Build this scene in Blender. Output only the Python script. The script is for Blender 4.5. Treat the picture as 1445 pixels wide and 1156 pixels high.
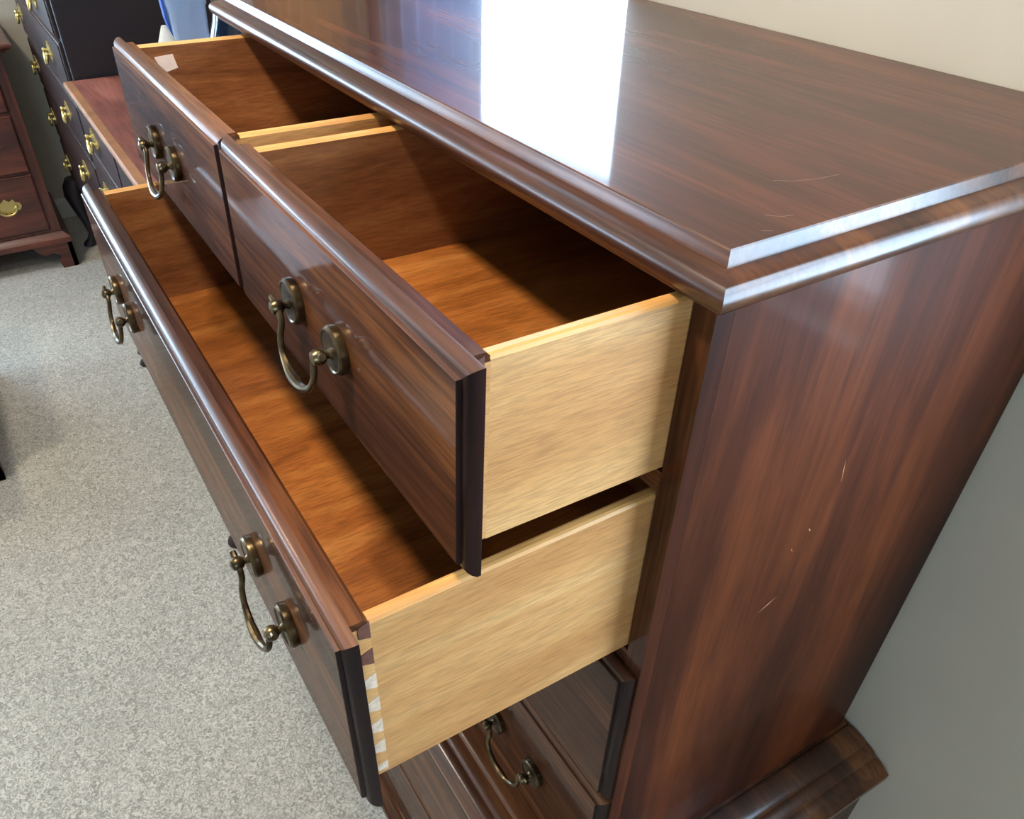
import bpy, bmesh, math, random
from mathutils import Vector, Matrix
random.seed(7)
# ------------------------------------------------------------------ scale: u-units measured from the chest's front right top corner
S = 0.9            # metres per unit
FZ = -1.68         # floor height in units (0 = top of the chest)
def W(x, y, z): return Vector((S*x, S*y, S*(z-FZ)))
scn = bpy.context.scene
C = scn.collection
for o in list(bpy.data.objects): bpy.data.objects.remove(o, do_unlink=True)

# ------------------------------------------------------------------ camera
CAM = dict(x=.3356, y=-.3902, z=.223, yaw=59.695, pitch=-39.2425, roll=-.23, f=1127.36, px=-54.70, py=70.65)
cd = bpy.data.cameras.new('camera'); cam = bpy.data.objects.new('camera', cd); C.objects.link(cam)
yw, pt, rl = (math.radians(CAM[k]) for k in ('yaw', 'pitch', 'roll'))
fw = Vector((-math.sin(yw)*math.cos(pt), math.cos(yw)*math.cos(pt), math.sin(pt)))
r0 = Vector((math.cos(yw), math.sin(yw), 0)); u0 = r0.cross(fw)
rt = r0*math.cos(rl)+u0*math.sin(rl); up = -r0*math.sin(rl)+u0*math.cos(rl)
M = Matrix((rt, up, -fw)).transposed().to_4x4(); M.translation = W(CAM['x'], CAM['y'], CAM['z'])
cam.matrix_world = M
cd.sensor_fit = 'HORIZONTAL'; cd.sensor_width = 36.0; cd.lens = CAM['f']/1445*36.0
cd.shift_x = -CAM['px']/1445; cd.shift_y = CAM['py']/1445
cd.clip_start = .01; cd.clip_end = 100
scn.camera = cam
# ------------------------------------------------------------------ sky, exposure
SKY = 19.0
w = bpy.data.worlds.new('sky'); scn.world = w; w.use_nodes = True
bg = w.node_tree.nodes['Background']; bg.inputs[0].default_value = (.56, .77, 1.0, 1); bg.inputs[1].default_value = SKY
scn.view_settings.view_transform = 'Standard'; scn.view_settings.look = 'None'
scn.view_settings.exposure = 0.0; scn.view_settings.gamma = 1.0
scn.view_settings.use_curve_mapping = False
LAMP_W = 90.0
WALL_Y = .523; LEFT_X = -4.92; RIGHT_X = 2.7; FRONT_Y = -3.6; CEIL_Z = 1.02
# windows: wall, a0, a1, z0, z1
WINS = [('back', -1.50, -.75, -.10, .78), ('back', -2.50, -1.85, -.10, .78), ('back', .19, 1.10, -.34, .86), ('left', -3.0, -1.25, -.85, .72), ('front', -4.7, -3.2, -.6, .72), ('right', -2.0, -1.2, -.40, .62)]  # the right-wall window is added to brighten the chest side and nearby wall
def portal(wall, a0, a1, z0, z1):
    ld = bpy.data.lights.new('window_daylight', 'AREA'); ld.shape = 'RECTANGLE'
    ld.size = S*(a1-a0); ld.size_y = S*(z1-z0); ld.cycles.is_portal = True
    o = bpy.data.objects.new('window_daylight', ld); C.objects.link(o)
    am, zm = (a0+a1)/2, (z0+z1)/2
    if wall == 'back': o.location = W(am, WALL_Y+.10, zm); d = Vector((0, -1, 0))
    elif wall == 'left': o.location = W(LEFT_X-.10, am, zm); d = Vector((1, 0, 0))
    elif wall == 'right': o.location = W(RIGHT_X+.10, am, zm); d = Vector((-1, 0, 0))
    else: o.location = W(am, FRONT_Y-.10, zm); d = Vector((0, 1, 0))
    o.rotation_euler = d.to_track_quat('-Z', 'Y').to_euler()
for a in WINS: portal(*a)

# ------------------------------------------------------------------ materials
MAT = {}
def nodes(name):
    m = bpy.data.materials.new(name); m.use_nodes = True; nt = m.node_tree
    MAT[name] = m
    return m, nt, nt.nodes['Principled BSDF']
def N(nt, t, **kw):
    n = nt.nodes.new(t)
    for k, v in kw.items():
        if k.startswith('i_'): n.inputs[k[2:].replace('_', ' ')].default_value = v
        else: setattr(n, k, v)
    return n
def srgb(r, g, b):
    f = lambda c: (c/255/12.92) if c/255 <= .04045 else ((c/255+.055)/1.055)**2.4
    return (f(r), f(g), f(b), 1)
def ramp(nt, stops):
    n = N(nt, 'ShaderNodeValToRGB'); e = n.color_ramp.elements
    while len(e) < len(stops): e.new(.5)
    for el, (p, c) in zip(e, stops): el.position = p; el.color = c
    return n
def wood(name, axis, dark, mid, light, rough=.35, coat=0., coat_rough=.08, along=1.2, cross=14., fine=220., fine_amt=.35, bump=.04, streak=(.32, .5, .7), spec=.5, blotch=.25, flow=1.0, ratio=.05):
    m, nt, b = nodes(name); L = nt.links.new
    tc = N(nt, 'ShaderNodeTexCoord'); oi = N(nt, 'ShaderNodeObjectInfo')
    mul = N(nt, 'ShaderNodeMath', operation='MULTIPLY'); mul.inputs[1].default_value = 37.
    L(oi.outputs['Random'], mul.inputs[0])
    add = N(nt, 'ShaderNodeVectorMath', operation='ADD'); L(tc.outputs['Object'], add.inputs[0]); L(mul.outputs[0], add.inputs[1])
    sc = [cross]*3; sc['xyz'.index(axis)] = along
    mp = N(nt, 'ShaderNodeMapping'); mp.inputs['Scale'].default_value = sc; L(add.outputs[0], mp.inputs[0])
    n1 = N(nt, 'ShaderNodeTexNoise', i_Scale=1.0, i_Detail=7.0, i_Roughness=.6, i_Distortion=flow); L(mp.outputs[0], n1.inputs[0])
    r1 = ramp(nt, [(streak[0], dark), (streak[1], mid), (streak[2], light)]); L(n1.outputs[0], r1.inputs[0])
    sf = [fine]*3; sf['xyz'.index(axis)] = fine*ratio
    mf = N(nt, 'ShaderNodeMapping'); mf.inputs['Scale'].default_value = sf; L(add.outputs[0], mf.inputs[0])
    n2 = N(nt, 'ShaderNodeTexNoise', i_Scale=1.0, i_Detail=3.0, i_Roughness=.6); L(mf.outputs[0], n2.inputs[0])
    r2 = ramp(nt, [(.35, (1-fine_amt,)*3+(1,)), (.6, (1.0,)*3+(1,))]); L(n2.outputs[0], r2.inputs[0])
    mx = N(nt, 'ShaderNodeMix', data_type='RGBA', blend_type='MULTIPLY'); mx.inputs['Factor'].default_value = 1
    L(r1.outputs[0], mx.inputs['A']); L(r2.outputs[0], mx.inputs['B'])
    n3 = N(nt, 'ShaderNodeTexNoise', i_Scale=4.0, i_Detail=2.0); L(add.outputs[0], n3.inputs[0])
    r3 = ramp(nt, [(.3, (1-blotch,)*3+(1,)), (.7, (1+blotch*.5,)*3+(1,))]); L(n3.outputs[0], r3.inputs[0])
    mx2 = N(nt, 'ShaderNodeMix', data_type='RGBA', blend_type='MULTIPLY'); mx2.inputs['Factor'].default_value = 1
    L(mx.outputs['Result'], mx2.inputs['A']); L(r3.outputs[0], mx2.inputs['B'])
    L(mx2.outputs['Result'], b.inputs['Base Color'])
    b.inputs['Roughness'].default_value = rough; b.inputs['Specular IOR Level'].default_value = spec
    b.inputs['Coat Weight'].default_value = coat; b.inputs['Coat Roughness'].default_value = coat_rough
    if bump:
        bp = N(nt, 'ShaderNodeBump', i_Strength=bump, i_Distance=.001); L(n2.outputs[0], bp.inputs['Height'])
        L(bp.outputs[0], b.inputs['Normal'])
    return m
def plain(name, col, rough=.5, metal=0., coat=0., noise=0., nscale=30., bump=0., spec=.5, coat_rough=.1):
    m, nt, b = nodes(name); L = nt.links.new
    b.inputs['Base Color'].default_value = col; b.inputs['Roughness'].default_value = rough; b.inputs['Metallic'].default_value = metal
    b.inputs['Coat Weight'].default_value = coat; b.inputs['Coat Roughness'].default_value = coat_rough; b.inputs['Specular IOR Level'].default_value = spec
    if noise or bump:
        tc = N(nt, 'ShaderNodeTexCoord'); n = N(nt, 'ShaderNodeTexNoise', i_Scale=nscale, i_Detail=5.0); L(tc.outputs['Object'], n.inputs[0])
        if noise:
            r = ramp(nt, [(.3, tuple(c*(1-noise) for c in col[:3])+(1,)), (.7, tuple(min(1, c*(1+noise)) for c in col[:3])+(1,))])
            L(n.outputs[0], r.inputs[0]); L(r.outputs[0], b.inputs['Base Color'])
        if bump:
            bp = N(nt, 'ShaderNodeBump', i_Strength=bump, i_Distance=.001); L(n.outputs[0], bp.inputs['Height']); L(bp.outputs[0], b.inputs['Normal'])
    return m
MA = (srgb(48, 25, 14), srgb(86, 48, 27), srgb(134, 82, 42))
for ax in 'xyz':
    wood('mahogany_'+ax, ax, *MA, rough=.6, spec=.05, coat=.42, coat_rough=.06, along=1.0, cross=13., fine_amt=.5, bump=.06)
    wood('mahogany_trim_'+ax, ax, *MA, rough=.4, spec=.3, coat=.6, coat_rough=.20, along=1.0, cross=13., fine_amt=.4, bump=.05)
wood('mahogany_top', 'x', srgb(50, 22, 14), srgb(78, 36, 22), srgb(110, 56, 33), rough=.5, spec=.06, coat=.65, coat_rough=.07, along=.7, cross=9., fine_amt=.35, bump=.03)
wood('mahogany_side', 'z', srgb(50, 23, 14), srgb(76, 36, 21), srgb(122, 62, 31), rough=.55, spec=.10, coat=.13, coat_rough=.10, along=1.0, cross=8., fine_amt=.22, bump=.04, streak=(.33, .5, .72), flow=.6)
wood('rim_dark', 'z', srgb(26, 10, 9), srgb(38, 16, 13), srgb(54, 25, 19), rough=.5, spec=.15, coat=.15)
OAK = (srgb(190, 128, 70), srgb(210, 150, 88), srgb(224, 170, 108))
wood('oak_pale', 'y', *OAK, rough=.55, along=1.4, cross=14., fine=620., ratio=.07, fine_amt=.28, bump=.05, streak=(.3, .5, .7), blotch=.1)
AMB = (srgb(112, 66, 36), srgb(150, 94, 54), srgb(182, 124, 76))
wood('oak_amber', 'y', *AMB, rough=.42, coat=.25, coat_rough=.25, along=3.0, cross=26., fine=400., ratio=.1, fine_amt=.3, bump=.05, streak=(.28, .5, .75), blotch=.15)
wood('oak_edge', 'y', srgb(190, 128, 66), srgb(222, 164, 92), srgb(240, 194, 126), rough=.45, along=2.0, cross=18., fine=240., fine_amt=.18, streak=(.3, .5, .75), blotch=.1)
wood('bottom_amber', 'y', srgb(122, 66, 24), srgb(164, 96, 40), srgb(192, 126, 62), rough=.38, coat=.3, coat_rough=.2, along=2.6, cross=20., fine=380., ratio=.1, fine_amt=.36, bump=.05, streak=(.3, .5, .72), blotch=.12)
wood('case_inside', 'y', srgb(60, 34, 24), srgb(86, 52, 36), srgb(110, 70, 48), rough=.7)
plain('pin_brown', srgb(104, 62, 48), .6, noise=.2, nscale=200)
plain('pin_pale', srgb(214, 186, 158), .7, noise=.18, nscale=250)
m, nt, b = nodes('antique_brass'); L = nt.links.new
tc = N(nt, 'ShaderNodeTexCoord'); n = N(nt, 'ShaderNodeTexNoise', i_Scale=60., i_Detail=4.); L(tc.outputs['Object'], n.inputs[0])
r = ramp(nt, [(.35, srgb(64, 52, 38)), (.65, srgb(114, 97, 70))]); L(n.outputs[0], r.inputs[0]); L(r.outputs[0], b.inputs['Base Color'])
b.inputs['Metallic'].default_value = .9; b.inputs['Roughness'].default_value = .3
plain('bright_brass', srgb(206, 186, 122), .32, metal=.9)
for ax in 'xyz':
    wood('dark_cherry_'+ax, ax, srgb(30, 17, 17), srgb(46, 27, 25), srgb(64, 38, 34), rough=.5, spec=.3, coat=.08, coat_rough=.25, along=1., cross=12.)
    wood('red_mahogany_'+ax, ax, srgb(62, 28, 22), srgb(92, 44, 33), srgb(122, 62, 44), rough=.4, coat=.3, coat_rough=.2, along=1., cross=12.)
plain('ebony_side', srgb(34, 28, 34), .45, noise=.15, nscale=8)
wood('faded_red_top', 'x', srgb(120, 66, 58), srgb(148, 88, 78), srgb(172, 112, 100), rough=.55, along=1.5, cross=7., blotch=.3)
plain('glint_edge', srgb(150, 106, 74), .5, noise=.25, nscale=12)  # golden lamp highlight on the dresser's rounded edge, put into its colour
plain('painted_wall', srgb(200, 189, 170), .85, noise=.03, nscale=6, bump=.06)
plain('ceiling_paint', srgb(200, 198, 192), .9, bump=.05)
plain('white_trim', srgb(214, 214, 212), .45)
plain('paper_sticker', srgb(226, 206, 196), .7, noise=.05, nscale=120)
plain('hairline', srgb(132, 104, 92), .6)
plain('scratch', srgb(206, 150, 106), .6)
plain('white_cloth', srgb(226, 222, 214), .8, noise=.06, nscale=14, bump=.3)
plain('blue_strap', srgb(58, 98, 190), .4)
plain('navy_glaze', srgb(16, 34, 58), .12, coat=.6)
plain('lamp_metal', srgb(190, 190, 188), .35, metal=.8)
m, nt, b = nodes('blue_plastic'); b.inputs['Base Color'].default_value = srgb(214, 232, 254); b.inputs['Roughness'].default_value = .3
b.inputs['Transmission Weight'].default_value = .6; b.inputs['IOR'].default_value = 1.2; b.inputs['Subsurface Weight'].default_value = 0.
m, nt, b = nodes('window_glass'); L = nt.links.new
out = nt.nodes['Material Output']; tr = N(nt, 'ShaderNodeBsdfTransparent'); gl = N(nt, 'ShaderNodeBsdfGlossy', i_Roughness=.02); ms = N(nt, 'ShaderNodeMixShader'); ms.inputs[0].default_value = .05
L(tr.outputs[0], ms.inputs[1]); L(gl.outputs[0], ms.inputs[2]); L(ms.outputs[0], out.inputs[0])
m, nt, b = nodes('lamp_glow'); b.inputs['Emission Color'].default_value = (1, .80, .55, 1); b.inputs['Emission Strength'].default_value = 12; b.inputs['Base Color'].default_value = (1, 1, 1, 1)
m, nt, b = nodes('shade_glow'); b.inputs['Emission Color'].default_value = (1, .66, .28, 1); b.inputs['Emission Strength'].default_value = 1.6; b.inputs['Base Color'].default_value = srgb(230, 200, 150)
# carpet
m, nt, b = nodes('carpet'); L = nt.links.new
tc = N(nt, 'ShaderNodeTexCoord')
n1 = N(nt, 'ShaderNodeTexNoise', i_Scale=78., i_Detail=3., i_Roughness=.5, i_Distortion=2.2); L(tc.outputs['Object'], n1.inputs[0])
r1 = ramp(nt, [(.36, srgb(142, 139, 130)), (.5, srgb(174, 171, 162)), (.64, srgb(204, 200, 190))]); L(n1.outputs[0], r1.inputs[0])
n2 = N(nt, 'ShaderNodeTexNoise', i_Scale=2.2, i_Detail=2.); L(tc.outputs['Object'], n2.inputs[0])
r2 = ramp(nt, [(.3, (.90, .90, .90, 1)), (.7, (1.04, 1.04, 1.04, 1))]); L(n2.outputs[0], r2.inputs[0])
mx = N(nt, 'ShaderNodeMix', data_type='RGBA', blend_type='MULTIPLY'); mx.inputs['Factor'].default_value = 1
L(r1.outputs[0], mx.inputs['A']); L(r2.outputs[0], mx.inputs['B']); L(mx.outputs['Result'], b.inputs['Base Color'])
bp = N(nt, 'ShaderNodeBump', i_Strength=.5, i_Distance=.004); L(n1.outputs[0], bp.inputs['Height']); L(bp.outputs[0], b.inputs['Normal'])
b.inputs['Roughness'].default_value = .95; b.inputs['Sheen Weight'].default_value = .2

# ------------------------------------------------------------------ mesh helpers (all coordinates in units, relative to the chest corner)
class MB:
    def __init__(s): s.v = []; s.f = []; s.m = []
    def add(s, vs, fs, mi=0):
        k = len(s.v); s.v += [tuple(v) for v in vs]
        for i, f in enumerate(fs):
            s.f.append([k+q for q in f]); s.m.append(mi if isinstance(mi, int) else mi[i])
        return s
    def box(s, x0, x1, y0, y1, z0, z1, mi=0):
        v = [(x, y, z) for z in (z0, z1) for y in (y0, y1) for x in (x0, x1)]
        f = [(0, 2, 3, 1), (4, 5, 7, 6), (0, 1, 5, 4), (2, 6, 7, 3), (0, 4, 6, 2), (1, 3, 7, 5)]   # -z +z -y +y -x +x
        return s.add(v, f, mi)
    def rings(s, rings, cap0=True, cap1=True, closed=True, mi=0):
        n = len(rings[0]); v = [p for r in rings for p in r]; f = []
        for i in range(len(rings)-1):
            for j in range(n if closed else n-1):
                a, b_ = i*n+j, i*n+(j+1) % n
                f.append((a, b_, b_+n, a+n))
        if cap0: f.append(tuple(range(n))[::-1])
        if cap1: f.append(tuple(range((len(rings)-1)*n, len(rings)*n)))
        return s.add(v, f, mi)
    def lathe(s, prof, c, axis='z', n=24, mi=0):
        R = []
        for r, h in prof:
            ring = []
            for k in range(n):
                a = 2*math.pi*k/n; p, q = r*math.cos(a), r*math.sin(a)
                ring.append({'z': (c[0]+p, c[1]+q, c[2]+h), 'y': (c[0]+p, c[1]-h, c[2]+q), 'x': (c[0]+h, c[1]+p, c[2]+q)}[axis])
            R.append(ring)
        return s.rings(R, mi=mi)
    def tube(s, pts, rad, n=10, mi=0):
        P = [Vector(p) for p in pts]; R = []; prev = None
        for i, p in enumerate(P):
            t = (P[min(i+1, len(P)-1)]-P[max(i-1, 0)]).normalized()
            ref = prev if prev is not None else (Vector((0, 1, 0)) if abs(t.y) < .9 else Vector((1, 0, 0)))
            a = (ref-t*ref.dot(t)).normalized(); bb = t.cross(a); prev = a
            r = rad[i] if isinstance(rad, (list, tuple)) else rad
            R.append([p+a*(r*math.cos(2*math.pi*k/n))+bb*(r*math.sin(2*math.pi*k/n)) for k in range(n)])
        return s.rings(R, mi=mi)
    def build(s, name, mats, parent=None, origin=None, smooth=35, bevel=0., rot=None):
        """origin in units; child meshes share the parent's origin unless given"""
        if parent is not None and origin is None: O = Vector(parent['_o'])
        else: O = Vector(origin if origin is not None else (0, 0, FZ))
        me = bpy.data.meshes.new(name)
        me.from_pydata([tuple(S*(Vector(v)-O)) for v in s.v], [], s.f)
        mats = [mats] if isinstance(mats, str) else mats
        for q in mats: me.materials.append(MAT[q])
        for p, mi in zip(me.polygons, s.m): p.material_index = mi
        bm = bmesh.new(); bm.from_mesh(me); bmesh.ops.recalc_face_normals(bm, faces=bm.faces)
        if bevel:
            es = [e for e in bm.edges if len(e.link_faces) == 2 and e.calc_face_angle(0) > math.radians(30)]
            bmesh.ops.bevel(bm, geom=es, offset=bevel*S, segments=2, profile=.5, affect='EDGES', clamp_overlap=True)
        bm.to_mesh(me); bm.free()
        if smooth:
            me.shade_smooth(); me.set_sharp_from_angle(angle=math.radians(12 if bevel else smooth))
        o = bpy.data.objects.new(name, me); C.objects.link(o)
        o['_o'] = tuple(O)
        if parent is not None:
            o.parent = parent; o.location = S*(O-Vector(parent['_o']))
        else: o.location = W(*O)
        if rot: o.rotation_euler = rot
        return o
def empty(name, loc, label, cat, group=None):
    o = bpy.data.objects.new(name, None); C.objects.link(o); o.location = W(*loc); o['_o'] = tuple(loc)
    o.empty_display_size = .1
    tag(o, label, cat, group); return o
def tag(o, label=None, cat=None, group=None, kind=None):
    if label: o['label'] = label
    if cat: o['category'] = cat
    if group: o['group'] = group
    if kind: o['kind'] = kind
    return o
def copy_tree(o, parent=None):
    c = o.copy(); C.objects.link(c)
    if parent is not None: c.parent = parent
    for ch in list(o.children): copy_tree(ch, c)
    return c

# ------------------------------------------------------------------ the room
def struct(mb, name, mat, **k): return tag(mb.build(name, mat, **k), kind='structure')
T = .14
struct(MB().box(LEFT_X-T, RIGHT_X+T, FRONT_Y-T, WALL_Y+T, FZ-.1, FZ), 'floor', 'carpet', smooth=0)
struct(MB().box(LEFT_X-T, RIGHT_X+T, FRONT_Y-T, WALL_Y+T, CEIL_Z, CEIL_Z+.1), 'ceiling', 'ceiling_paint', smooth=0)
def wall(name, axis, pos, sgn, a0, a1):
    """wall slab with window holes; axis = direction it runs along"""
    key = name.split('_')[1]; holes = sorted([h[1:] for h in WINS if h[0] == key])
    mb = MB(); lo, hi = sorted((pos, pos+sgn*T))
    def slab(p0, p1, z0, z1):
        if axis == 'x': mb.box(p0, p1, lo, hi, z0, z1)
        else: mb.box(lo, hi, p0, p1, z0, z1)
    cur = a0
    for h0, h1, z0, z1 in holes:
        slab(cur, h0, FZ, CEIL_Z); slab(h0, h1, FZ, z0); slab(h0, h1, z1, CEIL_Z); cur = h1
    slab(cur, a1, FZ, CEIL_Z)
    struct(mb, name, 'painted_wall', smooth=0)
wall('wall_back', 'x', WALL_Y, 1, LEFT_X-T, RIGHT_X+T)
wall('wall_left', 'y', LEFT_X, -1, FRONT_Y, WALL_Y)
wall('wall_front', 'x', FRONT_Y, -1, LEFT_X-T, RIGHT_X+T)
wall('wall_right', 'y', RIGHT_X, 1, FRONT_Y, WALL_Y)
def baseboard(name, axis, pos, sgn, a0, a1):
    pr = [(0, FZ), (.018, FZ), (.018, FZ+.085), (.012, FZ+.098), (.010, FZ+.108), (0, FZ+.112)]
    R = []
    for a in (a0, a1):
        R.append([(a, pos+sgn*e, z) if axis == 'x' else (pos+sgn*e, a, z) for e, z in pr])
    struct(MB().rings(R), name, 'white_trim', smooth=0)
baseboard('baseboard_back', 'x', WALL_Y, -1, LEFT_X+.018, RIGHT_X-.018)
baseboard('baseboard_left', 'y', LEFT_X, 1, FRONT_Y+.018, WALL_Y-.018)
baseboard('baseboard_front', 'x', FRONT_Y, 1, LEFT_X+.018, RIGHT_X-.018)
baseboard('baseboard_right', 'y', RIGHT_X, -1, FRONT_Y+.018, WALL_Y-.018)
for i, (wl, a0, a1, z0, z1) in enumerate(WINS):
    def bx(mb, p0, p1, q0, q1, h0, h1):   # p along the wall, q depth outward from the inner face, h height
        if wl == 'back': return mb.box(p0, p1, WALL_Y+q0, WALL_Y+q1, h0, h1)
        if wl == 'left': return mb.box(LEFT_X-q1, LEFT_X-q0, p0, p1, h0, h1)
        if wl == 'right': return mb.box(RIGHT_X+q0, RIGHT_X+q1, p0, p1, h0, h1)
        return mb.box(p0, p1, FRONT_Y-q1, FRONT_Y-q0, h0, h1)
    fr_ = MB(); wd = .03
    bx(fr_, a0, a1, .04, .09, z0, z0+wd); bx(fr_, a0, a1, .04, .09, z1-wd, z1)
    bx(fr_, a0, a0+wd, .04, .09, z0+wd, z1-wd); bx(fr_, a1-wd, a1, .04, .09, z0+wd, z1-wd)
    am, zm = (a0+a1)/2, (z0+z1)/2
    org = {'back': (am, WALL_Y, z0), 'left': (LEFT_X, am, z0), 'front': (am, FRONT_Y, z0), 'right': (RIGHT_X, am, z0)}[wl]
    win = struct(fr_, 'window_%d' % (i+1), 'white_trim', origin=org, smooth=0)
    bx(MB(), a0+wd, a1-wd, .062, .066, z0+wd, z1-wd).build('window_pane', 'window_glass', win, smooth=0)
    bx(MB(), a0, a1, -.015, .04, z0-.012, z0).build('window_sill', 'white_trim', win, smooth=0)
    if a1-a0 > .5: bx(MB(), a0+wd, a1-wd, .05, .085, zm-.012, zm+.012).build('window_rail', 'white_trim', win, smooth=0)

# curtains: a sheer over the far half of the first window, a tan drape over the second
def fabric(name, col, tcol, mix):
    m, nt, b = nodes(name); L = nt.links.new
    b.inputs['Base Color'].default_value = col; b.inputs['Roughness'].default_value = .9
    tl = N(nt, 'ShaderNodeBsdfTranslucent'); tl.inputs[0].default_value = tcol; ms = N(nt, 'ShaderNodeMixShader'); ms.inputs[0].default_value = mix
    L(b.outputs[0], ms.inputs[1]); L(tl.outputs[0], ms.inputs[2]); L(ms.outputs[0], nt.nodes['Material Output'].inputs[0])
fabric('sheer_fabric', srgb(190, 196, 206), srgb(150, 165, 190), .5)
fabric('tan_fabric', srgb(190, 168, 130), srgb(170, 130, 72), .5)
def curtain(name, x0, x1, z0, z1, mat, label, folds):
    mb = MB(); n = folds*6; R = []
    for k in range(n+1):
        x = x0+(x1-x0)*k/n; yy = WALL_Y-.028+.010*math.sin(2*math.pi*folds*k/n)
        R.append([(x, yy-.001, z0), (x, yy+.001, z0), (x, yy+.001, z1), (x, yy-.001, z1)])
    root = empty(name, ((x0+x1)/2, WALL_Y-.028, z0), label, 'curtain')
    mb.rings(R).build('cloth', mat, root, smooth=60)
    MB().tube([(x0-.03, WALL_Y-.028, z1+.006), ((x0+x1)/2, WALL_Y-.028, z1+.006), (x1+.03, WALL_Y-.028, z1+.006)], .006, 10).build('rod', 'lamp_metal', root)
curtain('sheer_curtain', -1.60, -1.14, -.13, .84, 'sheer_fabric', 'thin pale curtain over the far half of the window behind the chest', 6)
curtain('sheer_curtain', .80, 1.16, -.38, .90, 'sheer_fabric', 'thin pale curtain added to dim the window right of the chest', 5)  # unseen curtain, added to narrow the clear bright part of this window
curtain('tan_curtain', -2.60, -1.68, -.13, .84, 'tan_fabric', 'tan curtain drawn over the window behind the red dresser', 9)
# ------------------------------------------------------------------ hardware
def bail_pull(mb_parent, x, y, z, sp=.098, r=.0215, drop=.046, out=.03, mat='antique_brass', n=24):
    """two cupped rosettes, posts with ball ends and a hanging bail; face plane at y"""
    for sx in (-1, 1):
        cx = x+sx*sp/2
        MB().lathe([(0.0005, 0), (r*.97, 0), (r, .002), (r, .007), (r*.93, .009), (r*.86, .0092), (r*.8, .0082), (r*.3, .0080), (.0005, .0080)], (cx, y, z), 'y', n).build('rosette', mat, mb_parent)
        MB().lathe([(.0005, .004), (.0070, .005), (.0050, .008), (.0034, .0105), (.0036, .0125), (.0060, .0145), (.0074, .0180), (.0074, .0210), (.0056, .0245), (.0005, .0262)], (cx, y, z-.002), 'y', 16).build('post', mat, mb_parent)
    pts = []; rad = []
    yo = y-.0190; h = sp/2
    prof = [(-h-.011, .006, .0), (-h-.004, .0035, 0), (-h+.004, -.001, .0), (-h+.0095, -.007, .001), (-h+.0105, -.014, .003), (-h+.009, -.022, .006), (-h+.010, -.031, .010), (-h+.016, -.041, .014), (-h+.027, -.048, .017), (-h*.25, -.0515, .019), (0, -.052, .0195)]
    full = prof+[(-a, b_, c) for a, b_, c in prof[:-1][::-1]]
    for k, (a, b_, c) in enumerate(full):
        pts.append((x+a, yo-c*.40, z-.002+b_*drop/.05)); t = abs(a)/h
        rad.append(.0031+.0020*max(0, 1-t*1.5) if t < 1 else .0032)
    # smooth by subdividing
    P2 = []; R2 = []
    for k in range(len(pts)-1):
        p0, p1, p2, p3 = [Vector(pts[min(max(k+d, 0), len(pts)-1)]) for d in (-1, 0, 1, 2)]
        for t in (0, .33, .66):
            q = .5*((2*p1)+(-p0+p2)*t+(2*p0-5*p1+4*p2-p3)*t*t+(-p0+3*p1-3*p2+p3)*t**3)
            P2.append(q); R2.append(rad[k]*(1-t)+rad[k+1]*t)
    P2.append(Vector(pts[-1])); R2.append(rad[-1])
    MB().tube(P2, R2, 10).build('bail_handle', mat, mb_parent)

LIP = .0105
def lipped_front(mb, x0, x1, z0, z1, y, box=None, mi=0, lip=LIP, rim=1, lipm=0):
    """drawer front with a moulded overlapping lip; face rectangle at y (front), body goes to +y"""
    seq = [(0, 0.0), (.0007, .0009), (.0011, .0034), (.004, .0040), (.0068, .0058), (.0090, .0084), (lip, .0118), (lip, .0150)]
    R = []
    for e, d in seq: R.append([(x0-e, y+d, z0-e), (x1+e, y+d, z0-e), (x1+e, y+d, z1+e), (x0-e, y+d, z1+e)])
    b0, b1, c0, c1 = box if box else (x0+.012, x1-.012, z0+.006, z1-.002)
    for d, q in ((.0150, 0), (.0275, 0), (.0305, .003)):
        R.append([(b0, y+d, c0), (b1, y+d, c0), (b1, y+d, c1-q), (b0, y+d, c1-q)])
    k = len(mb.f); mb.rings(R, mi=mi)
    # the short moulded ends are end grain: side quads j=1 (right) and j=3 (left) of the lip rings
    for i in range(len(seq)):
        for j in range(4): mb.m[k+i*4+j] = rim if j in (1, 3) else lipm
    return mb

# ------------------------------------------------------------------ the chest-on-chest with open drawers
XL = -1.045; XT = -1.105; DP = .518
chest = empty('chest_on_chest', (-.51, .25, FZ), 'large glossy mahogany chest on chest with three drawers pulled open', 'chest')
# top board
MB().box(XT+.004, -.004, .004, DP, -.0405, -.012).build('sub_top', 'case_inside', chest, smooth=0)
tp = []
for e, z in ((.0022, -.0118), (.0019, -.0095), (.0008, -.0060), (.0003, -.0025), (0, -.0010), (-.0010, 0)):
    tp.append([(XT-e, DP, z), (XT-e, -e, z), (e, -e, z), (e, DP, z)])
MB().rings(tp, mi=[1]*20+[0, 0]).build('top', ['mahogany_top', 'mahogany_trim_x'], chest, smooth=22)
# cornice moulding: profile (outward, z), mitred round left, front, right
def sweep3(prof, x0, x1, yb, y0=0.0):
    """prof offsets e outward from the rectangle x0..x1, front y0, ends at yb"""
    R = []
    for e, z in prof: R.append([(x0-e, yb, z), (x0-e, y0-e, z), (x1+e, y0-e, z), (x1+e, yb, z)])
    mb = MB(); n = 4
    v = [p for r in R for p in r]; f = []
    for i in range(len(R)):
        i2 = (i+1) % len(R)
        for j in range(3): f.append((i*n+j, i*n+j+1, i2*n+j+1, i2*n+j))
    f.append([i*n for i in range(len(R))]); f.append([i*n+3 for i in range(len(R))][::-1])
    return mb.add(v, f)
ov = [(-.003, -.0119), (.0050, -.0119), (.0075, -.0128)]
for k in range(0, 13):
    a = math.radians(75-150*k/12); ov.append((.0105+.0115*math.cos(a)+.000, -.0245+.0110*math.sin(a)))
ov += [(.0125, -.0362), (.0120, -.0378), (.0105, -.0400), (.0085, -.0410), (-.003, -.0410)]
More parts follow.
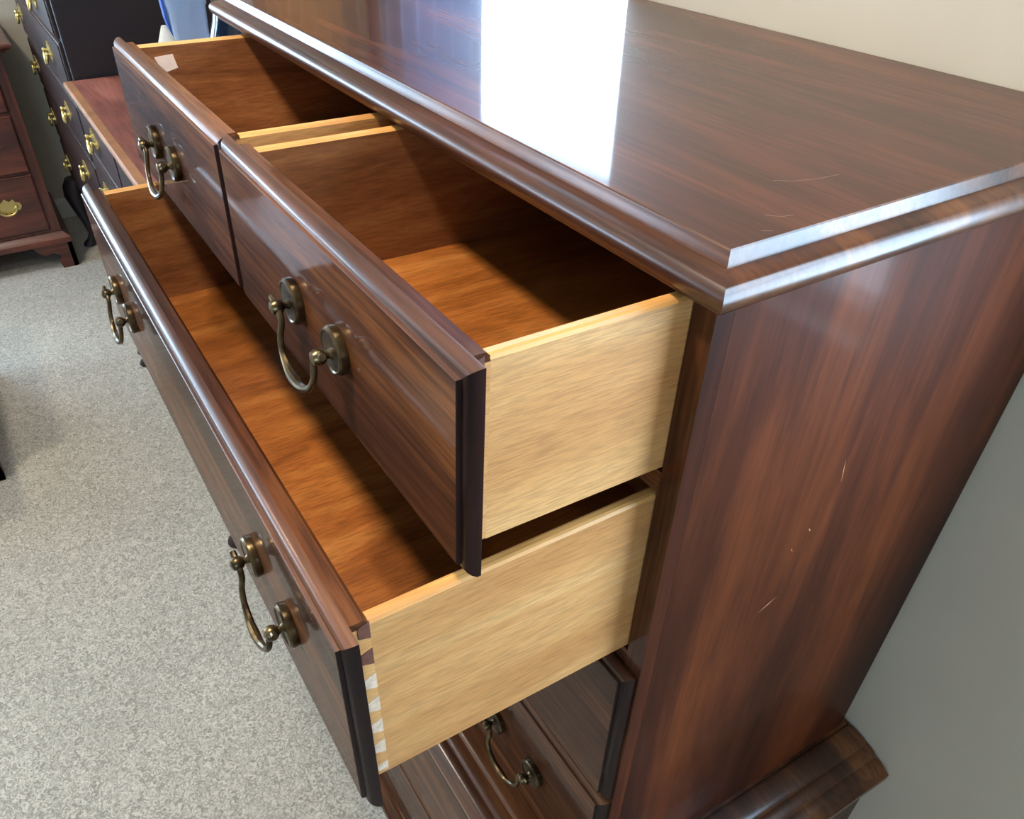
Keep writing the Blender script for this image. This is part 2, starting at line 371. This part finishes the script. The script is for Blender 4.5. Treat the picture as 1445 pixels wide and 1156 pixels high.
sweep3(ov, XT, 0, DP).build('cornice_moulding', 'mahogany_trim_x', chest, smooth=40)
# case sides, stiles, rails
ZB = -.962
def side_board(x0, x1):
    v = []
    for z, yb in ((ZB, DP-.014), (-.041, DP)):
        v += [(x0, .018, z), (x1, .018, z), (x1, yb, z), (x0, yb, z)]
    return MB().add(v, [(3, 2, 1, 0), (4, 5, 6, 7), (0, 1, 5, 4), (1, 2, 6, 5), (2, 3, 7, 6), (3, 0, 4, 7)])
side_board(-.020, 0).build('side_panel', 'mahogany_side', chest, smooth=0)
side_board(XL, XL+.020).build('side_panel', 'mahogany_side', chest, smooth=0)
for x0, x1 in ((-.0225, 0), (XL, -1.0043)):
    MB().box(x0, x1, 0, .0178, ZB, -.041, mi=[0, 0, 0, 0, 1, 1]).build('stile', ['mahogany_z', 'mahogany_side'], chest, smooth=0)
MB().box(XL+.0202, -.0202, DP-.024, DP-.016, ZB, -.041).build('back_panel', 'case_inside', chest, smooth=0)
IX0, IX1 = -1.0041, -.0227
for z0, z1 in ((-.0455, -.0412), (-.2290, -.2065), (-.4660, -.4440), (-.7180, -.7000), (ZB, -.947)):
    MB().box(IX0, IX1, .001, .045, z0, z1).build('rail', 'mahogany_x', chest, smooth=0)
for z in (-.2178, -.4550, -.7090, -.955):
    MB().box(XL+.0205, -.0205, .0455, DP-.0245, z-.004, z+.004).build('dust_panel', 'case_inside', chest, smooth=0)
MB().box(-.513, -.493, .001, .0450, -.2064, -.0456).build('drawer_divider', 'mahogany_z', chest, smooth=0)
MB().box(-.507, -.499, .0455, DP-.0245, -.2135, -.0412).build('divider_panel', 'case_inside', chest, smooth=0)
# scratches on the side
for (y0, z0, y1, z1, wd) in [(.165, -.462, .192, -.448, .0016), (.225, -.268, .232, -.302, .0009), (.205, -.352, .209, -.358, .0015), (.186, -.372, .190, -.378, .0012)]:
    d = Vector((0, y1-y0, z1-z0)).normalized(); q = Vector((0, -d.z, d.y))*wd*.5
    a, b_ = Vector((.0002, y0, z0)), Vector((.0002, y1, z1)); mid = (a+b_)/2
    MB().add([a, mid+q, b_, mid-q], [(0, 1, 2, 3)]).build('scratch_mark', 'scratch', chest, smooth=0)

for P in ([(-.075, .118), (-.066, .130), (-.060, .150), (-.058, .172)], [(-.03, .062), (-.022, .070), (-.02, .080)], [(-.012, .04), (-.008, .046)], [(.0, .395), (.0, .40)]):
    P = [(min(a, -.004), b_) for a, b_ in P]
    R = [[(a-.0002, b_, .0000), (a+.0002, b_, .0000), (a, b_, .0001)] for a, b_ in P]
    if len({*P}) > 1: MB().rings(R).build('scratch_mark', 'hairline', chest, smooth=0)
def drawer(x0, x1, z0, z1, pull, depth, handles, tilt=0., dx=0., pins=None, open_=True, pin_y=.0215):
    """x0..x1,z0..z1 face rectangle, pull = distance the front stands out"""
    x0 += dx; x1 += dx
    y = -pull; piv = ((x0+x1)/2, 0, z0)
    bx0, bx1 = x0+.0105, x1-.0105
    top = z1+.003; sb = z0+.001
    mb = MB(); lipped_front(mb, x0, x1, z0, z1, y, (bx0, bx1, sb, top+.0035), lipm=2)
    o = mb.build('drawer', ['mahogany_x', 'rim_dark', 'mahogany_trim_x'], chest, origin=piv, smooth=28)
    if open_:
        th = .0125; yb = y+depth
        for s, (a, c) in ((-1, (bx0, bx0+th)), (1, (bx1-th, bx1))):
            # side board with a softly rounded top
            pr = [(a, sb), (c, sb), (c, top-.003), (c-.002, top-.0008), (c-.0045, top), (a+.0035, top), (a+.0012, top-.0010), (a, top-.003)]
            R = [[(px, yy, pz) for px, pz in pr] for yy in (y+.0310, yb)]
            mi = []
            for k in range(len(pr)):
                outer = (k == len(pr)-1) if s < 0 else (k == 1)
                inner = (k == 1) if s < 0 else (k == len(pr)-1)
                mi.append(0 if outer or k == 0 else (1 if inner else 2))
            sd = MB().rings(R, mi=mi+[0, 0]).build('drawer_side', ['oak_pale', 'oak_amber', 'oak_edge'], o, smooth=0)
            if s > 0:
                # the strip of side wood lapped into the front, then the pins
                MB().box(bx1-.004, bx1+.0002, y+.0152, y+.0311, sb+.001, top-.004).build('side_lap', 'oak_pale', o, smooth=0)
                n = len(pins); hgt = (top-sb)
                for k, kind in enumerate(pins):
                    zc = top-hgt*((k+.28)/(n-.35)); hh = min(.0085, hgt*.055)
                    f = .7 if k == n-1 else 1
                    yA, yB = y+pin_y, y+pin_y+.0097
                    q = [(bx1+.0007, yA, zc-hh*.7*f), (bx1+.0007, yB, zc-hh*1.1*f), (bx1+.0007, yB, zc+hh*1.1*f), (bx1+.0007, yA, zc+hh*.7*f)]
                    R = [[(bx1-.001, b_, c_) for a_, b_, c_ in q], q]
                    MB().rings(R).build('dovetail_pin', 'pin_brown' if kind == 'b' else 'pin_pale', o, smooth=0)
        MB().box(bx0+th, bx1-th, yb-.012, yb, sb+.012, top-.008).build('drawer_back', 'oak_amber', o, smooth=0)
        MB().box(bx0+th-.003, bx1-th+.003, y+.0306, yb, sb+.006, sb+.0115).build('drawer_bottom', 'bottom_amber', o, smooth=0)
    for hx, hz in handles: bail_pull(o, hx+dx, y, hz)
    o.rotation_euler = (math.radians(tilt), 0, 0)
    return o
dB = drawer(-.4934, -.0134, -.2011, -.0455, .2010, .46, [(-.2555, -.124)], tilt=-1.0, pins='bbbbbb', pin_y=.0165)
dA = drawer(-1.0134, -.5123, -.2011, -.0455, .2010, .46, [(-.770, -.124)], tilt=-1.0, pins='bbbbbb', pin_y=.0165)
dC = drawer(-1.0134, -.0134, -.4378, -.2362, .2980, .46, [(-.192, -.341), (-.812, -.330)], tilt=.11, dx=-.002, pins='bbppppp')
tag(dB, 'upper right short drawer, pulled open and empty'); tag(dA, 'upper left short drawer, pulled open, small paper sticker inside'); tag(dC, 'long drawer pulled out furthest, below the short ones')
drawer(-1.0134, -.0134, -.6946, -.4751, .0156, 0, [(-.192, -.588), (-.834, -.588)], open_=False)
drawer(-1.0134, -.0134, -.9380, -.7267, .0156, 0, [(-.186, -.836), (-.840, -.836)], open_=False)
# paper sticker inside the left short drawer
ax0 = -1.0134+.0105+.0125
q = [(ax0+.0006, -.151, -.059), (ax0+.0006, -.124, -.057), (ax0+.0006, -.120, -.076), (ax0+.0006, -.142, -.081)]
MB().rings([[(x-.0005, y, z) for x, y, z in q], q]).build('price_sticker', 'paper_sticker', dA, smooth=0)
# waist moulding
OM = .0928
wm = [(-.018, -.948), (.0040, -.948), (.0050, -.9545), (.0075, -.9545), (.0085, -.9490)]
for k in range(1, 13):
    q = k/12; e = .0085+(OM-.0085)*q; z = -.9490-.0300*q**1.9
    if k == 5: wm += [(e-.002, z-.0004), (e, z-.0028)]; continue
    if k == 8: wm += [(e-.003, z-.0006), (e-.001, z-.0030)]; continue
    wm.append((e, z))
wm += [(OM, -.9900), (.078, -.9940), (-.018, -.9940)]
sweep3(wm, XL, 0, WALL_Y-.004).build('waist_moulding', 'mahogany_trim_x', chest, smooth=30)
# lower case, drawers, base
LX0, LX1, LY = XL-.075, .075, -.078
MB().box(LX0, LX1, LY, WALL_Y-.004, -1.515, -.9942).build('lower_case', 'mahogany_z', chest, bevel=.001)
drawer(LX0+.022, LX1-.022, -1.243, -1.008, .0900, 0, [(-.15, -1.13), (-.88, -1.13)], open_=False)
drawer(LX0+.022, LX1-.022, -1.500, -1.268, .0900, 0, [(-.15, -1.385), (-.88, -1.385)], open_=False)
bmld = [(-.02, -1.5152), (.010, -1.5152)]
for k in range(7):
    a = math.radians(90*k/6); bmld.append((.010+.020*math.sin(a), -1.5160-.020*(1-math.cos(a))))
bmld += [(.034, -1.537), (.034, -1.560), (-.02, -1.560)]
sweep3(bmld, LX0, LX1, WALL_Y-.004, LY).build('base_moulding', 'mahogany_x', chest, smooth=30)
def bracket_foot(parent, cx, cy, sx, sy, h, wd, mat, zt, name='bracket_foot'):
    """L-shaped bracket foot with scrolled inner edge; corner at cx,cy and wings running to -sx,-sy"""
    pr = [(0, 0), (wd*.45, 0), (wd*.50, h*.30), (wd*.42, h*.50), (wd*.60, h*.66), (wd*.82, h*.60), (wd*1.0, h*.74), (wd*1.12, h), (0, h)]
    mb = MB(); th = .022
    mb.rings([[(cx-sx*a, cy-sy*d, zt-h+z) for a, z in pr] for d in (0, th)])
    mb.rings([[(cx-sx*d, cy-sy*a, zt-h+z) for a, z in pr] for d in (0, th)])
    return mb.build(name, mat, parent, smooth=0)
for cx, sx in ((LX0-.028, -1), (LX1+.028, 1)):
    for cy, sy in ((LY-.028, -1), (WALL_Y-.006, 1)):
        bracket_foot(chest, cx, cy, sx, sy, .12, .16, 'mahogany_x', -1.560)

# ------------------------------------------------------------------ low dresser with a faded red top
def brass_pull(parent, x, y, z, sp=.075, s=1.0, facing='-y'):
    """open bat-wing plate with two posts and a bail"""
    def P(a, d, h): return (x+a, y-d, z+h) if facing == '-y' else (x+d, y+a, z+h)
    out = [(-.055, .0), (-.050, .012), (-.036, .016), (-.030, .026), (-.014, .020), (0, .032), (.014, .020), (.030, .026), (.036, .016), (.050, .012), (.055, 0), (.046, -.012), (.030, -.014), (.022, -.024), (.008, -.018), (0, -.030), (-.008, -.018), (-.022, -.024), (-.030, -.014), (-.046, -.012)]
    MB().rings([[P(a*s, d, h*s) for a, h in out] for d in (0, .003)]).build('back_plate', 'bright_brass', parent, smooth=0)
    for sg in (-1, 1):
        R = []
        for r, d in ((.0005, .002), (.005, .003), (.004, .012), (.0075, .015), (.0085, .019), (.006, .023), (.0005, .024)):
            R.append([P(sg*sp/2*s+r*s*math.cos(t*math.pi/5), d, r*s*math.sin(t*math.pi/5)) for t in range(10)])
        MB().rings(R).build('post', 'bright_brass', parent)
    pts = [P(sp/2*s*math.cos(math.radians(180+t)), .018+.006*math.sin(math.radians(t)), -.030*s*math.sin(math.radians(t))) for t in range(0, 181, 15)]
    MB().tube(pts, [.0028*s+.0022*s*math.sin(math.pi*k/12) for k in range(13)], 8).build('bail_handle', 'bright_brass', parent)
def cabriole(parent, x, y, zt, sx, mat, h, out=.05):
    """bulging knee, thin ankle, pad foot; y front"""
    mb = MB(); R = []
    prof = [(0, .050, 0, 0), (.10, .052, .018, .010), (.25, .046, .030, .018), (.45, .034, .020, .012), (.65, .024, .004, .002), (.80, .019, -.004, -.002), (.90, .021, .010, .006), (.95, .032, .022, .012), (.985, .036, .024, .014), (1.0, .030, .024, .014)]
    for t, r, oy, ox in prof:
        R.append([(x+sx*ox+r*math.cos(k*math.pi/6), y-oy+r*math.sin(k*math.pi/6), zt-h*t) for k in range(12)])
    return mb.rings(R).build('cabriole_leg', mat, parent, smooth=50)
dr = empty('low_dresser', (-2.34, .2, FZ), 'low dresser with a faded red top and golden lamp glint painted along its front edge, beside the open chest', 'dresser')
DX0, DX1, DYF, DZT = -3.03, -1.66, -.088, -.530
pr = [(-.012, DZT), (.012, DZT), (.017, DZT-.004), (.019, DZT-.011), (.017, DZT-.018), (.011, DZT-.024), (-.012, DZT-.024)]
MB().box(DX0-.002, DX1+.002, DYF+.0125, WALL_Y-.022, DZT-.024, DZT).build('top', 'faded_red_top', dr, smooth=0)
MB().rings([[(xx, DYF-e, z) for e, z in pr] for xx in (DX0-.004, DX1+.004)]).build('top_edge', 'glint_edge', dr)
MB().box(DX0+.01, DX1-.01, DYF+.018, WALL_Y-.025, -1.30, DZT-.0245).build('case', 'dark_cherry_z', dr, smooth=0)
def far_drawer(parent, x0, x1, z0, z1, y, pulls, mats):
    o = lipped_front(MB(), x0, x1, z0, z1, y, rim=0).build('drawer', mats, parent, origin=((x0+x1)/2, y+.02, z0), smooth=30)
    for px in pulls: brass_pull(o, px, y, (z0+z1)/2+.008, s=1.25)
    return o
mid = (DX0+DX1)/2
yb = DYF+.002
far_drawer(dr, DX0+.035, mid-.015, -.728, -.592, yb, (DX0+.30,), 'dark_cherry_x')
far_drawer(dr, mid+.015, DX1-.035, -.728, -.592, yb, (DX1-.30,), 'dark_cherry_x')
for z0, z1 in ((-.985, -.758), (-1.275, -1.015)):
    far_drawer(dr, DX0+.035, DX1-.035, z0, z1, yb, (DX0+.22, DX1-.22), 'dark_cherry_x')
for lx, sx in ((DX0+.055, -1), (DX1-.055, 1)):
    for ly in (DYF+.002, WALL_Y-.09): cabriole(dr, lx, ly, -1.301, sx, 'dark_cherry_z', 1.68-1.301)

# ------------------------------------------------------------------ tall dark chest beyond it
HX0, HX1, HYF = -4.46, -3.055, -.085
hb = empty('tall_chest_on_legs', (-3.76, .2, FZ), 'tall dark chest of drawers on cabriole legs in the far corner', 'chest')
MB().box(HX0, HX1, HYF+.018, WALL_Y-.025, -1.30, .12).build('case', 'ebony_side', hb, bevel=.006)
MB().box(HX0-.03, HX1+.03, HYF-.015, WALL_Y-.022, .1205, .150).build('top', 'dark_cherry_x', hb, bevel=.006)
zz = [(-.085, .09), (-.235, -.115), (-.392, -.265), (-.602, -.424), (-.828, -.634), (-1.075, -.860), (-1.285, -1.107)]
for z0, z1 in zz: far_drawer(hb, HX0+.028, HX1-.028, z0, z1, HYF+.001, (HX1-.36, HX0+.16), 'dark_cherry_x')
# shaped apron
ap = [(HX0+.06, -1.3005), (HX1-.06, -1.3005), (HX1-.10, -1.36), (HX1-.30, -1.35), (HX1-.45, -1.40), (-3.83, -1.36), (-3.76, -1.45), (-3.69, -1.36)]
ap = [(HX0+.06, -1.3005), (HX1-.06, -1.3005), (HX1-.09, -1.37), (HX1-.30, -1.345), (-3.66, -1.40), (-3.72, -1.36), (-3.758, -1.44), (-3.80, -1.36), (-3.86, -1.40), (HX0+.30, -1.345), (HX0+.09, -1.37)]
MB().rings([[(a, yy, z) for a, z in ap] for yy in (HYF+.020, HYF+.040)]).build('apron', 'dark_cherry_x', hb, smooth=0)
for lx, sx in ((HX0+.05, -1), (HX1-.05, 1)):
    for ly in (HYF+.010, WALL_Y-.09): cabriole(hb, lx, ly, -1.301, sx, 'ebony_side', 1.68-1.301)

# ------------------------------------------------------------------ reddish chest with bracket feet against the left wall
lc = empty('bracket_foot_chest', (-4.5, -.9, FZ), 'reddish brown chest with ornate brass pull and bracket feet at left edge', 'chest')
CX, CY0, CY1 = -4.22, -1.30, -.228
MB().box(LEFT_X+.03, CX, CY0, CY1, -1.49, -.640).build('case', 'red_mahogany_z', lc, smooth=0)
pt_ = [(-.02, -.600), (.045, -.600), (.055, -.606), (.052, -.616), (.034, -.626), (.014, -.640), (-.02, -.640)]
def sweepL(prof, x1, y0, y1, xb):
    R = [[(xb, y0-e, z), (x1+e, y0-e, z), (x1+e, y1+e, z), (xb, y1+e, z)] for e, z in prof]
    v = [p for r in R for p in r]; n = 4; f = []
    for i in range(len(R)):
        i2 = (i+1) % len(R)
        for j in range(3): f.append((i*n+j, i2*n+j, i2*n+j+1, i*n+j+1))
    f.append([i*n for i in range(len(R))]); f.append([i*n+3 for i in range(len(R))])
    return MB().add(v, f)
MB().box(LEFT_X+.03, CX-.02, CY0+.02, CY1-.02, -.6395, -.6005).build('top', 'red_mahogany_y', lc, smooth=0)
sweepL(pt_, CX, CY0, CY1, LEFT_X+.03).build('top_moulding', 'red_mahogany_y', lc, smooth=30)
pb = [(-.02, -1.4905), (.006, -1.4905), (.012, -1.500), (.030, -1.512), (.034, -1.518), (.034, -1.545), (-.02, -1.545)]
sweepL(pb, CX, CY0, CY1, LEFT_X+.03).build('base_moulding', 'red_mahogany_y', lc, smooth=30)
def drawer_facing_x(parent, y0, y1, z0, z1, x, pulls, mat):
    mb = MB(); lipped_front(mb, y0, y1, z0, z1, 0, rim=0)
    mb.v = [(x-yv, xv, zv) for xv, yv, zv in mb.v]
    o = mb.build('drawer', mat, parent, origin=(x-.02, (y0+y1)/2, z0), smooth=30)
    for py in pulls: brass_pull(o, py, x, 0) if False else brass_plate_x(o, py, x, (z0+z1)/2+.006)
    return o
def brass_plate_x(parent, y, x, z, s=1.25):
    def P(a, d, h): return (x+d, y+a, z+h)
    out = [(-.055, .0), (-.050, .014), (-.036, .018), (-.030, .030), (-.014, .022), (0, .036), (.014, .022), (.030, .030), (.036, .018), (.050, .014), (.055, 0), (.046, -.014), (.030, -.016), (.022, -.028), (.008, -.020), (0, -.034), (-.008, -.020), (-.022, -.028), (-.030, -.016), (-.046, -.014)]
    MB().rings([[P(a*s, d, h*s) for a, h in out] for d in (0, .003)]).build('back_plate', 'bright_brass', parent, smooth=0)
    for sg in (-1, 1):
        R = [[P(sg*.034*s+r*s*math.cos(t*math.pi/5), d, r*s*math.sin(t*math.pi/5)) for t in range(10)] for r, d in ((.0005, .002), (.006, .003), (.005, .012), (.008, .015), (.008, .019), (.005, .022), (.0005, .023))]
        MB().rings(R).build('post', 'bright_brass', parent)
    pts = [P(.034*s*math.cos(math.radians(180+t)), .017+.004*math.sin(math.radians(t)), -.026*s*math.sin(math.radians(t))) for t in range(0, 181, 15)]
    MB().tube(pts, [.003*s+.0012*s*math.sin(math.pi*k/12) for k in range(13)], 8).build('bail_handle', 'bright_brass', parent)
for z0, z1 in ((-.885, -.665), (-1.165, -.915), (-1.465, -1.195)):
    drawer_facing_x(lc, CY0+.055, CY1-.055, z0, z1, CX+.0155, (CY1-.205, CY0+.205), 'red_mahogany_y')
for cy, sy in ((CY0-.030, -1), (CY1+.030, 1)):
    for cx, sx in ((CX+.030, 1), (LEFT_X+.03, -1)):
        bracket_foot(lc, cx, cy, sx, sy, 1.68-1.545, .17, 'red_mahogany_y', -1.545)

# ------------------------------------------------------------------ small chest whose foot shows at the left edge
sm = empty('low_blanket_chest', (-2.80, -1.1, FZ), 'brown furniture foot poking in at the left edge above its carpet shadow', 'chest')
SX0, SX1, SY0, SY1 = -3.25, -2.47, -1.62, -.765
MB().box(SX0, SX1, SY0, SY1, -1.57, -1.16).build('case', 'red_mahogany_x', sm, bevel=.003)
MB().box(SX0-.02, SX1+.02, SY0-.02, SY1+.02, -1.1595, -1.130).build('lid', 'red_mahogany_x', sm, bevel=.006)
for cx, sx in ((SX0-.02, -1), (SX1+.02, 1)):
    for cy, sy in ((SY0-.02, -1), (SY1+.02, 1)): bracket_foot(sm, cx, cy, sx, sy, .11, .13, 'red_mahogany_x', -1.57)

# ------------------------------------------------------------------ things standing on the red dresser
def rrect(cx, cy, hx, hy, z, rr=.35, n=5):
    P = []
    for qx, qy, a0 in ((1, 1, 0), (-1, 1, 90), (-1, -1, 180), (1, -1, 270)):
        r = min(hx, hy)*rr
        for k in range(n):
            a = math.radians(a0+90*k/(n-1)); P.append((cx+qx*(hx-r)+r*math.cos(a), cy+qy*(hy-r)+r*math.sin(a), z))
    return P
BX, BY = -2.0, .135
pail = empty('plastic_container', (BX, BY, DZT), 'tall translucent light blue plastic container on the red dresser', 'container')
R = []
for z, hx, hy in ((DZT, .034, .034), (DZT+.01, .038, .038), (-.25, .043, .043), (-.160, .047, .0475), (-.154, .050, .0505), (-.06, .052, .053), (-.052, .055, .056), (-.045, .055, .056), (-.045, .051, .051), (-.16, .0445, .045), (-.5, .036, .036)):
    R.append(rrect(BX, BY, hx, hy, z))
MB().rings(R).build('body', 'blue_plastic', pail, smooth=40)
pts = [(BX+.02, BY-.055, -.05), (BX+.02, BY-.060, -.12), (BX+.015, BY-.056, -.18), (BX+.01, BY-.047, -.225)]
MB().rings([[(x-.012, y, z), (x+.012, y, z), (x+.012, y+.006, z), (x-.012, y+.006, z)] for x, y, z in pts]).build('strap', 'blue_strap', pail, smooth=0)
# white crumpled bag
cl = MB(); R = []
rnd = random.Random(3)
for t in range(9):
    q = t/8; z = DZT+.352*q; rr = .062*(1-q)**.6+.006
    R.append([(BX+.125+rr*1.1*math.cos(k*math.pi/8)*(1+.10*rnd.uniform(-1, 1)), 0.052+.0*q+rr*math.sin(k*math.pi/8)*(1+.12*rnd.uniform(-1, 1)), z) for k in range(16)])
tag(cl.rings(R).build('cloth_bag', 'white_cloth', origin=(BX+.125, .052, DZT)), 'white crumpled cloth bag leaning by the blue container', 'bag')
vz = MB().lathe([(.0005, 0), (.07, 0), (.085, .03), (.10, .14), (.085, .26), (.062, .32), (.056, .345), (.064, .37), (.058, .372), (.048, .345), (.04, .30), (.0005, .30)], (-2.05, .275, DZT), 'z', 32)
tag(vz.build('vase', 'navy_glaze', origin=(-2.05, .275, DZT), smooth=50), 'dark navy glazed vase right of the blue container', 'vase')

# ------------------------------------------------------------------ lamps of the room
def downlight(x, y, power, i):
    o = MB().lathe([(.065, -.001), (.085, -.001), (.088, -.006), (.082, -.010), (.066, -.008), (.063, -.004)], (x, y, CEIL_Z), 'z', 32)
    root = empty('ceiling_light', (x, y, CEIL_Z-.012), ['round recessed ceiling light above the open drawers', 'round recessed ceiling light over the middle of the carpet', 'round recessed ceiling light over the far corner'][i], 'ceiling light', 'recessed ceiling lights')
    o.build('trim_ring', 'lamp_metal', root)
    MB().lathe([(.0005, -.004), (.062, -.004), (.062, -.002), (.0005, -.002)], (x, y, CEIL_Z), 'z', 32).build('diffuser', 'lamp_glow', root)
    ld = bpy.data.lights.new('ceiling_light_beam', 'SPOT'); ld.energy = power; ld.color = (1, .86, .68); ld.shadow_soft_size = .075
    ld.spot_size = math.radians(140); ld.spot_blend = .6
    lo = bpy.data.objects.new('ceiling_light_beam', ld); C.objects.link(lo); lo.location = W(x, y, CEIL_Z-.02)
downlight(-.35, -.50, LAMP_W, 0)
downlight(-1.9, -1.6, LAMP_W, 1)
downlight(-3.4, -.9, LAMP_W, 2)
for o in bpy.data.objects:
    if '_o' in o: del o['_o']
